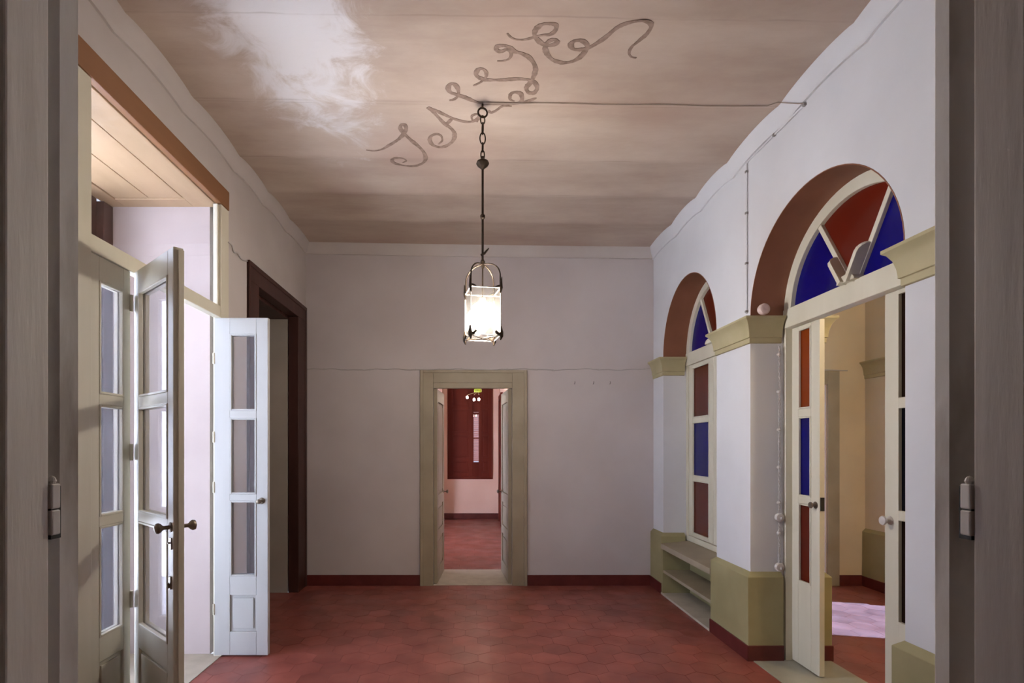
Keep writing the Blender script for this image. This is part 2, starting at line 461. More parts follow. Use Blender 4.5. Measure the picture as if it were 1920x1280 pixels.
obj('side_room_plaster', mb, M['plaster_warm'], wr)['label'] = 'warm cream plaster facing the side room'

# far room
mb = MB()
mb.box(-2.7, -.60, 10.9, 11.6, 0, 3.4)
mb.box(-.60, -.505, 11.25, 11.6, 0, 3.4); mb.box(.47, .9, 11.25, 11.6, 0, 3.4); mb.box(-.505, .47, 11.25, 11.6, 0, .85); mb.box(-.505, .47, 11.25, 11.6, 2.95, 3.4)
struct('wall_back', mb, M['rose'], 'pale rose wall under the shuttered window in the far room', 'wall')
mb = MB().box(.62, .9, YFO, 11.25, 0, 3.4)
mb.box(-2.7, -2.45, YFO, 7.3, 0, 3.4).box(-2.7, -2.45, 9.3, 10.9, 0, 3.4).box(-2.7, -2.45, 7.3, 9.3, 2.5, 3.4)
struct('wall_side', mb, M['rose'], 'pale rose side walls of the far room', 'wall')
# room beyond the side room's doorway
mb = MB().box(.9, 5.0, 9.0, 9.2, 0, 3.4).box(4.8, 5.0, YFO, 7.1, 0, 3.4).box(4.8, 5.0, 8.6, 9.0, 0, 3.4).box(4.8, 5.0, 7.1, 8.6, 2.4, 3.4)
struct('wall_beyond', mb, M['cream_daylit'], 'bright wall glimpsed behind the olive door frame of the side room', 'wall')
# room behind the photographer
mb = MB().box(-2.8, -2.6, -3.2, -.05, 0, 3.2).box(2.6, 2.8, -3.2, -.05, 0, 3.2).box(-2.8, 2.8, -3.4, -3.2, 0, 3.2)
struct('wall_behind', mb, M['plaster'], 'walls of the dim room behind the doorway', 'wall')

# ------------------------------------------------------------------ structure: ceilings
mb = MB(); nx, ny = 40, 150
vs = [(XL - .02 + (XR - XL + .04) * i / nx, YN + (YF - YN + .02) * j / ny, 0) for j in range(ny + 1) for i in range(nx + 1)]
vs = [(x, y, zc(x, y)) for x, y, z in vs]
mb.add(vs, [(j * (nx + 1) + i, (j + 1) * (nx + 1) + i, (j + 1) * (nx + 1) + i + 1, j * (nx + 1) + i + 1) for j in range(ny) for i in range(nx)])
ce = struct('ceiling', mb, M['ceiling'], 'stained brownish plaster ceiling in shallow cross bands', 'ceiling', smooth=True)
for p in ce.data.polygons:
    if p.normal.z > 0: p.flip()
mb = MB().box(XLO, 5.0, YN, YFO, ZT, ZT + .2)
mb.box(-2.8, 5.0, YFO, 11.6, 3.4, 3.6).box(-2.8, 2.8, -3.4, YN, 3.2, 3.3).box(XRO, XS, YN, YF, 3.75, 3.85)
struct('ceiling', mb, M['plaster_warm'], 'plain ceilings over the side room and the far room', 'ceiling')

LET = {'S': [[(-0.793, 3.952), (-0.732, 3.961), (-0.666, 3.938), (-0.595, 3.882), (-0.533, 3.827), (-0.492, 3.773), (-0.462, 3.712), (-0.459, 3.665), (-0.48, 3.648), (-0.5, 3.687), (-0.488, 3.74), (-0.456, 3.804), (-0.416, 3.867), (-0.375, 3.931), (-0.35, 4.008), (-0.361, 4.088), (-0.403, 4.15), (-0.472, 4.183), (-0.551, 4.17), (-0.611, 4.126), (-0.612, 4.065), (-0.576, 4.036), (-0.521, 4.047), (-0.509, 4.092), (-0.538, 4.123)]], 'A': [[(-0.24, 3.874), (-0.211, 3.831), (-0.215, 3.777), (-0.246, 3.756), (-0.287, 3.779), (-0.302, 3.833), (-0.282, 3.886), (-0.229, 3.906), (-0.173, 3.883), (-0.13, 3.829), (-0.117, 3.753), (-0.138, 3.69), (-0.181, 3.637), (-0.221, 3.563), (-0.259, 3.479), (-0.28, 3.444), (-0.228, 3.484), (-0.182, 3.526), (-0.121, 3.571), (-0.059, 3.602), (-0.002, 3.607), (0.042, 3.578), (0.06, 3.535), (0.035, 3.514), (0.006, 3.542), (0.014, 3.589), (0.048, 3.606)], [(-0.128, 3.571), (-0.161, 3.626), (-0.186, 3.658)]], 'L': [[(-0.138, 3.354), (-0.096, 3.337), (-0.077, 3.29), (-0.093, 3.237), (-0.121, 3.222), (-0.141, 3.253), (-0.129, 3.291), (-0.078, 3.313), (-0.008, 3.343), (0.063, 3.378), (0.146, 3.39), (0.229, 3.388), (0.3, 3.376), (0.326, 3.345), (0.316, 3.298), (0.28, 3.283), (0.252, 3.299), (0.25, 3.338), (0.28, 3.354)], [(0.3, 3.376), (0.357, 3.355), (0.418, 3.327)], [(0.267, 3.414), (0.207, 3.415), (0.168, 3.468), (0.132, 3.494), (0.119, 3.463)]], 'V': [[(0.015, 3.235), (0.054, 3.211), (0.087, 3.173), (0.091, 3.129), (0.069, 3.1), (0.042, 3.108), (0.031, 3.145), (0.054, 3.174), (0.104, 3.188), (0.193, 3.186), (0.282, 3.177), (0.35, 3.183), (0.391, 3.205), (0.412, 3.25), (0.395, 3.286), (0.36, 3.282), (0.345, 3.244), (0.363, 3.206), (0.376, 3.168), (0.383, 3.109), (0.367, 3.051), (0.33, 3.002), (0.285, 2.974), (0.247, 2.961), (0.214, 2.929), (0.177, 2.916), (0.147, 2.925), (0.143, 2.949), (0.169, 2.962), (0.2, 2.948), (0.227, 2.968), (0.225, 3.011), (0.195, 3.033), (0.152, 3.038)]], 'E': [[(0.196, 2.823), (0.224, 2.857), (0.275, 2.872), (0.334, 2.854), (0.381, 2.833), (0.429, 2.825), (0.453, 2.791), (0.447, 2.752), (0.407, 2.743), (0.37, 2.753), (0.346, 2.793), (0.347, 2.84), (0.377, 2.881), (0.411, 2.908), (0.452, 2.908), (0.479, 2.886), (0.46, 2.866), (0.432, 2.877), (0.414, 2.915), (0.427, 2.964), (0.463, 3.014), (0.515, 3.041), (0.569, 3.04), (0.616, 3.011), (0.645, 2.953), (0.645, 2.904), (0.607, 2.87), (0.568, 2.875), (0.554, 2.906), (0.575, 2.936), (0.612, 2.94), (0.66, 2.925), (0.701, 2.882), (0.738, 2.833), (0.771, 2.772), (0.817, 2.731), (0.878, 2.711), (0.929, 2.723), (0.952, 2.762), (0.943, 2.822), (0.919, 2.871), (0.897, 2.913), (0.895, 2.955), (0.916, 2.991), (0.95, 3.0)]]}
for ch, strokes in LET.items():                     # SALVE, brushed on the plaster: a paint film following the ceiling
    mb = MB()
    for st in strokes:
        pts = catmull(st, 5); n = len(pts); vs = []
        base = .0108 if len(st) > 6 else .009
        for i, (x, y) in enumerate(pts):
            x0, y0 = pts[max(i - 1, 0)]; x1, y1 = pts[min(i + 1, n - 1)]
            dx, dy = x1 - x0, y1 - y0; l = math.hypot(dx, dy) or 1
            t = i / (n - 1)
            hw = base * (.35 + .65 * min(1, 6 * t, 6 * (1 - t))) * (1 + .18 * math.sin(i * .55)) * (1.0 + .35 * abs(dy) / l)
            nx_, ny_ = -dy / l * hw, dx / l * hw
            ja, jb = random.uniform(.88, 1.12), random.uniform(.88, 1.12)
            a = (x + nx_ * ja, y + ny_ * ja); b = (x - nx_ * jb, y - ny_ * jb)
            vs += [(a[0], a[1], zc(*a) - .0025), (b[0], b[1], zc(*b) - .0025), (a[0], a[1], zc(*a) - .0004), (b[0], b[1], zc(*b) - .0004)]
        fs = []
        for i in range(n - 1):
            k = 4 * i; l = k + 4
            fs += [(k, k + 1, l + 1, l), (k + 2, l + 2, l + 3, k + 3), (k, l, l + 2, k + 2), (k + 1, k + 3, l + 3, l + 1)]
        fs += [(0, 2, 3, 1), (4 * n - 4, 4 * n - 3, 4 * n - 1, 4 * n - 2)]
        mb.add(vs, fs)
    obj('painted_letter', mb, M['letter'], ce)['label'] = 'brown painted cursive letter ' + ch

# cornices: a cove along each wall under the ceiling
def cornice(name, path, label, m='plaster'):
    """path: list of (x, y, nx, ny) with n pointing into the room"""
    rings = []
    prof = [(0, -.115), (.016, -.115), (.018, -.100), (.030, -.085), (.046, -.055), (.056, -.022), (.060, 0), (.060, .03), (0, .03)]
    for (x, y, ux, uy) in path:
        rings.append([(x + ux * d, y + uy * d, zc(x + ux * .06, y + uy * .06) + h) for d, h in prof])
    return struct(name, MB().loft(rings), M[m], label, 'cornice', smooth=True)

N = 70
cornice('trim_1', [(XL - .001, YN + .0 + (YF - YN) * i / N, 1, 0) for i in range(N + 1)], 'white cove cornice above the french window wall on the left', 'plaster_shaded')
cornice('trim_2', [(XR + .001, YN + (YF - YN) * i / N, -1, 0) for i in range(N + 1)], 'white cove cornice above the two arches on the right', 'plaster_daylit')
cornice('trim_3', [(XL + (XR - XL) * i / 30, YF + .001, 0, -1) for i in range(31)], 'white cove cornice above the far wall', 'plaster_shaded')

# ------------------------------------------------------------------ structure: floors and tiles
def hexes(x0, x1, y0, y1, s):
    """hexagonal tiles, s across flats, clipped to the rectangle"""
    r = s / math.sqrt(3); out = []
    j = 0; y = y0 - r
    while y < y1 + r:
        x = x0 - s + (s / 2 if j % 2 else 0)
        while x < x1 + s:
            rr = r - .0012
            poly = [(x + rr * math.sin(PI / 3 * k), y + rr * math.cos(PI / 3 * k)) for k in range(6)]
            q = poly
            for ax, lim, sg in ((0, x0, 1), (0, x1, -1), (1, y0, 1), (1, y1, -1)):
                nq = []
                for a, b in zip(q, q[1:] + q[:1]):
                    ia, ib = sg * (a[ax] - lim) >= 0, sg * (b[ax] - lim) >= 0
                    if ia: nq.append(a)
                    if ia != ib:
                        t = (lim - a[ax]) / (b[ax] - a[ax]); nq.append((a[0] + t * (b[0] - a[0]), a[1] + t * (b[1] - a[1])))
                q = nq
                if not q: break
            if len(q) >= 3:
                ar = abs(sum(a[0] * b[1] - b[0] * a[1] for a, b in zip(q, q[1:] + q[:1]))) / 2
                if ar > 4e-4: out.append((x, y, q, ar > .98 * 3 * math.sqrt(3) / 2 * rr * rr))
            x += s
        y += 1.5 * r; j += 1
    return out


def tile_floor(name, x0, x1, y0, y1, s, near, label, limit=295):
    base = struct(name, MB().box(x0, x1, y0, y1, -.15, -.0035), M['grout'], label, 'floor')
    H = hexes(x0 + .001, x1 - .001, y0 + .001, y1 - .001, s)
    vis = [h for h in H if near(h[0], h[1])]
    vis.sort(key=lambda h: h[0] ** 2 + h[1] ** 2)
    keep = set(id(h) for h in vis[:limit]); full = None; rest = MB()
    for h in H:
        x, y, q, whole = h
        if id(h) in keep:
            dz = random.uniform(-.0005, .0005)
            if whole and full is not None:
                o = link('tile', full, base); o.location = (x, y, dz)
            else:
                b = MB().prism([(p[0] - x, p[1] - y) for p in q], 'z', -.012, 0)
                me = b.mesh('tile', M['tile'])
                if whole: full = me
                o = link('tile', me, base); o.location = (x, y, dz)
        else:
            rest.prism(q, 'z', -.012, random.uniform(-.0005, .0003))
    if rest.v:
        tag(obj('tile_field', rest, M['tile'], base), kind='stuff')
    return base


tile_floor('floor', XL + .0, XR, YN, YF, .20, lambda x, y: y > 3.32, 'worn red hexagonal tile floor of the main room')
tile_floor('floor', 2.60, XS, YN, YF, .20, lambda x, y: y > 3.7 and x < 4.2 and x > .62 * y, 'red tile floor of the side room lit by daylight')
tile_floor('floor', -2.45, .62, YFO, 11.25, .20, lambda x, y: abs(x) < .42 and y < 9, 'rose red tile floor of the far room', 120)
mb = MB().box(.62, 5.0, YFO, 9.0, -.15, 0)
struct('floor', mb, M['tile'], 'red floor beyond the side room doorway', 'floor')
mb = MB().box(-2.8, 2.8, -3.4, YN, -.15, 0)
struct('floor', mb, M['tile'], 'red floor of the foreground doorway and the room behind', 'floor')
# sills and thresholds
mb = MB().box(XR, 2.60, 2.456, 3.815, -.15, .004)
struct('trim_4', mb, M['marble'], 'pale marble threshold under the right-hand glazed doors', 'threshold')
mb = MB().box(XLO - .06, XL, 2.47, 3.905, -.15, .004)
struct('trim_5', mb, M['cement'], 'pale stone threshold of the left french window', 'threshold')
mb = MB().box(-.42, .46, YF, YFO, -.15, .004)
struct('trim_6', mb, M['cement'], 'pale stone threshold in the far doorway', 'threshold')
mb = MB().box(XLO, XL, 4.5, 5.56, -.15, .0)
struct('floor', mb, M['tile'], 'red floor patch inside the brown cased doorway', 'floor')
mb = MB().box(3.15, 3.97, YF, YFO, -.15, .004)
struct('trim_7', mb, M['cement'], 'pale threshold in the side room doorway', 'threshold')
# outside ground, lit by the sun
mb = MB().box(-16, XLO - .06, -6, 20, -.35, -.12).box(4.95, 16, -6, 20, -.35, -.12)
tag(obj('ground', mb, M['outside']), 'pale sunlit paving outside the windows', 'ground', None, 'structure')

mb = MB().box(-12.5, -9.5, -16, 12.0, -.3, 6.5).box(-12.7, -9.3, -16.2, 12.2, 6.5, 6.8)
for y in (-13.5, -10.5, -7.5, -4.5, -1.5, 1.5, 4.5, 7.5, 10.5):
    for z in (.4, 3.6): mb.box(-9.5, -9.44, y - .6, y + .6, z, z + .06).box(-9.5, -9.45, y - .62, y - .5, z, z + 2).box(-9.5, -9.45, y + .5, y + .62, z, z + 2)
hs = obj('house', mb, mat('sunlit_house_plaster', (.28, .29, .33), .9))
tag(hs, 'pale sunlit house across the street from the left window', 'house', None, 'structure')

# ------------------------------------------------------------------ structure: pier caps, dados, baseboards
CAP = [(0.001, -.19), (.012, -.185), (.012, -.150), (.020, -.147), (.020, -.135), (.024, -.10), (.034, -.06), (.050, -.030), (.062, -.020), (.066, -.016), (.066, 0), (0.001, 0)]
DADO = [(0.001, 0), (.036, 0), (.036, .605), (.001, .640)]
BASE = [(0.001, 0), (.043, 0), (.043, .110), (.040, .113), (.001, .113)]


def wrap(path_fn, prof, z):
    """path_fn(p) gives the plan path pushed out by p"""
    pts = [path_fn(p) for p, h in prof]
    n = len(pts[0])
    return MB().loft([[(pts[k][i][0], pts[k][i][1], z + prof[k][1]) for k in range(len(prof))] for i in range(n)])


XG = 2.262          # glazing frames start here
mid = lambda p: [(XG, 3.815 - p), (XR - p, 3.815 - p), (XR - p, 4.337 + p), (XG, 4.337 + p)]
nearp = lambda p: [(XR - p, YN + .002), (XR - p, 2.456 + p), (XG, 2.456 + p)]
farp = lambda p: [(XG, 5.542 - p), (XR - p, 5.542 - p), (XR - p, YF - .002)]
midb = lambda p: [(2.40, 3.815 - p), (XRO + .006 + p, 3.815 - p), (XRO + .006 + p, 4.337 + p), (2.40, 4.337 + p)]
sidep = lambda p: [(XS + .3, 5.052 - p), (XS - p, 5.052 - p), (XS - p, YF - .008)]
ZC = 2.497
n_ = 8
for nm, fn, who in (('mid', mid, 'the pier between the arches'), ('near', nearp, 'the nearest pier on the right'), ('far', farp, 'the farthest pier by the far wall'),
                    ('midb', midb, 'the back of the middle pier, in the side room'), ('side', sidep, 'the far pier of the side room')):
    wm = nm in ('midb', 'side')
    struct('trim_%d' % n_, wrap(fn, CAP, ZC - .006), M['cap'], 'cream moulded cap on ' + who, 'cap', bevel=.0015, smooth=True); n_ += 1
    struct('trim_%d' % n_, wrap(fn, DADO, 0.0), M['olive'], 'olive painted dado block around ' + who, 'dado', bevel=.003); n_ += 1
    struct('baseboard_%s' % {'mid': 'middle', 'near': 'near', 'far': 'right', 'midb': 'back', 'side': 'side'}[nm], wrap(fn, BASE, 0.0), M['red_base'],
           'dark red baseboard around ' + who, 'baseboard', bevel=.003)
BB = lambda mb, x0, x1, y0, y1: mb.box(x0, x1, y0, y1, 0, .118)
mb = MB(); BB(mb, XL, -.566, YF - .014, YF); BB(mb, .626, 1.996, YF - .014, YF)
struct('baseboard_far', mb, M['red_base'], 'dark red baseboard along the far wall', 'baseboard', bevel=.003)
mb = MB(); BB(mb, XL, XL + .014, YN, 2.42); BB(mb, XL, XL + .014, 3.98, 4.31)
struct('baseboard_left', mb, M['red_base'], 'dark red baseboard along the left wall', 'baseboard', bevel=.003)
mb = MB(); BB(mb, 4.10, XS - .045, YF - .022, YF - .006)
struct('baseboard_side_room', mb, M['red_base'], 'dark red baseboard beside the olive door frame of the side room', 'baseboard', bevel=.003)
mb = MB(); BB(mb, -.60, .62, 11.236, 11.25); BB(mb, .606, .62, 10.96, 11.236); BB(mb, -2.45, -.6, 10.886, 10.9)
mb.prism([(-.60, 10.9), (-.586, 10.9), (-.586, 11.236), (-.60, 11.236)], 'z', 0, .118)
struct('baseboard_back', mb, M['red_base'], 'dark red baseboard of the far room', 'baseboard')

# ------------------------------------------------------------------ glazed leaves
def leaf(parent, W, z0, z1, ls, rs, panes, mats, loc, rot, frame_mat, thick=.04, panel=None, bead=.012, label=None, flat_below=True):
    """a glazed door leaf; local x runs from the hinge, y is its thickness"""
    o = MB()
    t = thick / 2
    o.box(0, ls, -t, t, z0, z1); o.box(W - rs, W, -t, t, z0, z1)
    zs = [z0] + [v for p in sorted(panes) for v in p] + [z1]
    for k in range(0, len(zs), 2):
        if panel and k == 0:
            p0, p1 = panel
            o.box(ls, W - rs, -t, t, z0, p0); o.box(ls, W - rs, -t, t, p1, zs[1])
            o.box(ls, W - rs, -t * .35, t * .35, p0, p1)
            i = .022
            o.box(ls + i, W - rs - i, -t * .8, t * .8, p0 + i, p1 - i)
        else:
            o.box(ls, W - rs, -t, t, zs[k], zs[k + 1])
    for (a, b) in panes:                             # glazing beads round every pane
        for s in (-1, 1):
            y0, y1 = sorted((s * t * .25, s * (t + .004)))
            o.box(ls, ls + bead, y0, y1, a, b); o.box(W - rs - bead, W - rs, y0, y1, a, b)
            o.box(ls + bead, W - rs - bead, y0, y1, a, a + bead); o.box(ls + bead, W - rs - bead, y0, y1, b - bead, b)
    l = obj('leaf', o, frame_mat, parent, bevel=.003, off=Vector((0, 0, 0)))
    off = Vector(parent['world_part'])
    l.location = Vector(loc) - off; l.rotation_euler = (0, 0, rot)
    if label: l['label'] = label
    for (a, b), m in zip(panes, mats):
        obj('pane', MB().box(ls + .001, W - rs - .001, -.002, .002, a + .001, b - .001), m, l)
    return l


def knob(parent, x, y, z, s, m, r=.026, name='knob', k=1.0):
    """turned door knob on side s (+1 or -1) of a leaf, axis along local y"""
    prof = [(.024, 0), (.024, .004), (.010, .008), (.009, .030), (.012, .036), (r * .8, .044), (r, .054), (r * .92, .064), (r * .4, .070), (0, .071)]
    return obj(name, MB().lathe([(a, s * b * k) for a, b in prof], (x, y, z), 16, 'y'), m, parent, smooth=True)


PZ = [(.595, 1.150), (1.200, 1.760), (1.815, 2.380)]   # three panes, same heights on all the doors

# --- window_1: french window on the left
W1 = thing('window_1', 'open cream french window with clear panes in the left wall', 'window', (XL, 3.2, 0), kind='structure')
mb = MB()
mb.box(XL - .055, XL + .006, 2.42, 2.541, 0, 3.34); mb.box(XL - .055, XL + .006, 3.86, 3.98, 0, 3.34)
mb.box(XL - .055, XL + .002, 2.541, 3.86, 2.503, 2.588)
mb.box(XL - .045, XL - .012, 3.838, 3.86, 2.588, 3.335).box(XL - .045, XL - .012, 2.541, 2.56, 2.588, 3.335)
obj('frame', mb, M['cream'], W1, bevel=.004)
obj('pane', MB().box(XL - .031, XL - .027, 2.56, 3.838, 2.59, 3.335), M['clean_glass'], W1)
obj('lintel_board', MB().box(XL - .035, XL + .008, 2.42, 3.985, 3.345, 3.485), M['lintel'], W1, bevel=.003)['label'] = 'ochre brown wooden lintel board'
XA = XL - .025
lA = leaf(W1, .300, .012, 2.500, .062, .055, PZ, [M['glass']] * 3, (XA, 2.545, 0), R(90), M['cream'], panel=(.12, .47), label='narrow leaf hinged on the near jamb')
ang = math.atan2(2.493 - 2.872, -1.395 + 1.825)
lB = leaf(W1, .573, .012, 2.500, .075, .075, PZ, [M['glass']] * 3, (-1.825, 2.872, 0), ang, M['cream'], thick=.045, panel=(.12, .47), label='wide leaf swung into the room')
obj('astragal', MB().box(.573, .585, -.004, .022, .012, 2.488), M['cream'], lB, bevel=.002)
knob(lB, .540, -.0225, 1.165, -1, M['brass']); knob(lB, .540, .0225, 1.165, 1, M['brass'])
mb = MB().box(.525, .555, -.0275, -.0225, 1.06, 1.115).lathe([(.004, -.036), (.005, -.0275)], (.540, 0, 1.09), 8, 'y')
obj('lock_plate', mb, M['brass'], lB)
mb = MB().box(.528, .552, -.029, -.0225, .87, .93).tube([(.540, -.035, .90), (.540, -.03, .875)], .005, 6)
obj('latch', mb, M['brass'], lB)
for z in (.72, 1.52, 2.33):
    obj('hinge', MB().lathe([(.009, -.045), (.009, .045)], (.302, -.024, z), 10), M['cream'], lA, smooth=True)
lC = leaf(W1, .395, .012, 2.500, .115, .085, PZ, [M['glass']] * 3, (-1.893, 3.875, 0), 0, M['cream_daylit'], panel=(.185, .455), label='leaf folded back flat towards the viewer')
knob(lC, .350, -.02, 1.15, -1, M['brass'], r=.018)
for z in (.35, 1.25, 1.62, 2.2):
    obj('hinge', MB().lathe([(.008, -.04), (.008, .04)], (-.004, -.020, z), 10), M['cream'], lC, smooth=True)
# soffit of the deep reveal
sf = obj('soffit', MB().box(XLO + .02, XL - .036, 2.47, 3.905, 3.352, 3.40), M['tan_wood'], W1)
mb = MB()
mb.box(XLO + .02, XLO + .14, 2.47, 3.905, 3.338, 3.352).box(XL - .22, XL - .040, 2.47, 3.905, 3.338, 3.352)
mb.box(XLO + .14, XL - .22, 2.47, 2.58, 3.338, 3.352).box(XLO + .14, XL - .22, 3.785, 3.905, 3.338, 3.352)
obj('soffit_frame', mb, M['tan_wood'], sf, bevel=.003, off=Vector(W1['world_part']))
for i in range(2):
    x0 = XLO + .152 + i * .247
    obj('board', MB().box(x0, x0 + .240, 2.592, 3.773, 3.343, 3.352), M['tan_wood'], sf, bevel=.002, off=Vector(W1['world_part']))

# --- door_4: wooden outer door of the reveal
D4 = thing('door_4', 'dark red wooden outer shutter door at the back of the left window reveal', 'door', (XLO, 3.7, 0), kind='structure')
mb = MB().box(XLO - .05, XLO + .050, 3.80, 3.900, 0, 3.335).box(XLO - .05, XLO + .018, 2.40, 2.47, 0, 3.40)
obj('frame', mb, M['dark_wood'], D4, bevel=.004)
mb = MB(); y0, y1 = 3.52, 3.80
mb.box(XLO - .05, XLO, y0, y0 + .05, .01, 3.38).box(XLO - .05, XLO, y1 - .05, y1, .01, 3.38)
zz = [.01, .16, 1.05, 1.15, 1.95, 2.05, 2.75, 2.85, 3.28, 3.38]
for k in range(0, 10, 2): mb.box(XLO - .05, XLO, y0 + .05, y1 - .05, zz[k], zz[k + 1])
lf = obj('leaf', mb, M['dark_wood'], D4, bevel=.003)
for k in range(1, 8, 2):
    mb = MB().box(XLO - .035, XLO - .02, y0 + .05, y1 - .05, zz[k], zz[k + 1]).box(XLO - .045, XLO - .008, y0 + .075, y1 - .075, zz[k] + .03, zz[k + 1] - .03)
    obj('panel', mb, M['dark_wood'], lf, bevel=.004, off=Vector(D4['world_part']))

# --- door_3: brown cased doorway at the far end of the left wall
D3 = thing('door_3', 'tall doorway with a dark brown wooden casing beside the far left corner', 'door', (XL, 5.06, 0), kind='structure')
mb = MB()
mb.box(XL - .09, XL + .018, 4.312, 4.52, 0, 2.93).box(XL - .09, XL + .018, 5.55, 5.818, 0, 2.93).box(XL - .09, XL + .018, 4.312, 5.818, 2.93, 3.088)
mb.box(XL + .004, XL + .026, 4.312, 4.345, 0, 3.05).box(XL + .004, XL + .026, 5.785, 5.818, 0, 3.05).box(XL + .004, XL + .026, 4.312, 5.818, 3.05, 3.092)
obj('casing', mb, M['dark_wood'], D3, bevel=.004)
obj('soffit', MB().box(XLO + .1, XL - .091, 4.505, 5.545, 2.90, 2.928), M['dark_wood'], D3)
mb = MB().box(XLO + .02, XLO + .07, 4.50, 5.03, .01, 2.9).box(XLO + .02, XLO + .07, 5.04, 5.55, .01, 2.9)
for (a, b) in ((4.58, 4.95), (5.12, 5.47)):
    for (c, d) in ((.2, .95), (1.1, 1.9), (2.05, 2.75)): mb.box(XLO + .065, XLO + .082, a, b, c, d)
obj('leaf', mb, M['dark_wood'], D3, bevel=.004)

# --- door_2: glazed doors under the near arch on the right
def arch_band(mb, a, din, dout, x0, x1, n=36):
    pi, po = arch_pts(a, n, din), arch_pts(a, n, dout)
    return mb.loft([[(x0, po[i][0], po[i][1]), (x1, po[i][0], po[i][1]), (x1, pi[i][0], pi[i][1]), (x0, pi[i][0], pi[i][1])] for i in range(n + 1)])


def sector(a, d, t0, t1, zlo, x0, x1, n=14):
    """pane between two angles, from the hub to the arch, cut flat at zlo"""
    P = []
    for i in range(n + 1):
        t = t0 + (t1 - t0) * i / n
        P.append((a['cy'] + (a['ry'] - d) * math.cos(t), max(zlo, a['zs'] + (a['rz'] - d) * math.sin(t))))
    P.append((a['cy'], zlo))
    return MB().prism(P, 'x', x0, x1)


def fanlight(root, a, jamb, band, zt0, zt1, m, bottom=None):
    cy = a['cy']; ya, yb = cy - a['ry'], cy + a['ry']
    mb = MB(); arch_band(mb, a, band, .0, XG + .018, XG + .085)
    mb.box(XG + .018, XG + .085, ya, ya + jamb, 0 if bottom is None else bottom, a['zs']).box(XG + .018, XG + .085, yb - jamb, yb, 0 if bottom is None else bottom, a['zs'])
    mb.box(XG + .012, XG + .085, ya + .001, yb - .001, zt0, zt1)
    if bottom is not None: mb.box(XG + .018, XG + .085, ya + jamb, yb - jamb, bottom, bottom + .055)
    fr = obj('frame', mb, m, root, bevel=.003)
    off = Vector(root['world_part'])
    # radiating bars
    for sgn in (-1, 1):
        t = R(90 + sgn * 30)
        L = (a['rz'] - band + .012); dy, dz = math.cos(t) * a['ry'] / a['rz'], math.sin(t)
        L = L - (zt1 - a['zs']) / dz * .0
        k = .016
        ny, nz = -dz, dy
        q0 = (cy + dy * .05, a['zs'] + dz * .05); q1 = (cy + dy * L, a['zs'] + dz * L)
        poly = [(q0[0] + ny * k, q0[1] + nz * k), (q1[0] + ny * k, q1[1] + nz * k), (q1[0] - ny * k, q1[1] - nz * k), (q0[0] - ny * k, q0[1] - nz * k)]
        obj('glazing_bar', MB().prism(poly, 'x', XG + .025, XG + .075), m, root, bevel=.003)
        if bottom is not None: continue
        f0, f1 = .045, .265 * a['rz'] / .655 
        pts = []
        q0 = (cy + dy * f0, a['zs'] + dz * f0); q1 = (cy + dy * f1, a['zs'] + dz * f1); k = .013
        poly = [(q0[0] + ny * k, q0[1] + nz * k), (q1[0] + ny * k, q1[1] + nz * k), (q1[0] - ny * k, q1[1] - nz * k), (q0[0] - ny * k, q0[1] - nz * k)]
        xs = (XG - .045, XG + .025)
        # a bracket with a rounded top standing in front of the bar
        v = MB()
        ring = lambda f, xf: [(XG + .025, cy + dy * f + ny * k, a['zs'] + dz * f + nz * k), (xf, cy + dy * f + ny * k, a['zs'] + dz * f + nz * k),
                              (xf, cy + dy * f - ny * k, a['zs'] + dz * f - nz * k), (XG + .025, cy + dy * f - ny * k, a['zs'] + dz * f - nz * k)]
        prof = [(f0, XG - .040), (f1 * .8, XG - .040), (f1 * .88, XG - .034), (f1 * .94, XG - .020), (f1 * .985, XG + .0), (f1, XG + .020)]
        v.loft([ring(f, x) for f, x in prof])
        obj('bracket', v, m, root, bevel=.002)
    hub = MB()
    hub.prism([(cy + .075 * math.cos(PI * i / 10), zt1 - .004 + .045 * math.sin(PI * i / 10)) for i in range(11)], 'x', XG - .02, XG + .08)
    obj('hub', hub, m, root, bevel=.002)
    for (t0, t1, gm) in ((0, 60, 'blue_glass'), (60, 120, 'red_glass'), (120, 180, 'blue_glass')):
        obj('pane', sector(a, band - .004, R(t0), R(t1), zt1 - .002, XG + .048, XG + .053), M[gm], root)
    return fr


D2 = thing('door_2', 'cream glazed double doors with red and blue panes under the near arch', 'door', (XG, 3.135, 0), kind='structure')
fanlight(D2, A_NEAR, .028, .085, 2.405, 2.54, M['cream'])
XD = 2.345
RB = [M['red_glass'], M['blue_glass'], M['orange_glass']]
l1 = leaf(D2, .312, .012, 2.403, .085, .088, PZ, RB, (XD, 3.802, 0), R(-90), M['cream'], thick=.035, label='leaf with orange, blue and red panes')
knob(l1, .272, -.0175, 1.155, -1, M['brass'], r=.022, k=.6)
obj('lock_case', MB().box(.312, .318, -.012, .012, 1.12, 1.21), M['black'], l1)['label'] = 'black lock on the edge'
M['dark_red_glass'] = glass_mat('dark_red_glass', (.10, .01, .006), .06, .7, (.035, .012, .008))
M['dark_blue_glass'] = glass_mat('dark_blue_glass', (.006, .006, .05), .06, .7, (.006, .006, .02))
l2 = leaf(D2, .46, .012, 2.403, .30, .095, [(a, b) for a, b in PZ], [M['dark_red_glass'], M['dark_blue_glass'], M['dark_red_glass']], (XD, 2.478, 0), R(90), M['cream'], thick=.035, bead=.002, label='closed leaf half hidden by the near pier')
knob(l2, .425, .0175, 1.14, 1, M['porcelain'], r=.026, k=.7)

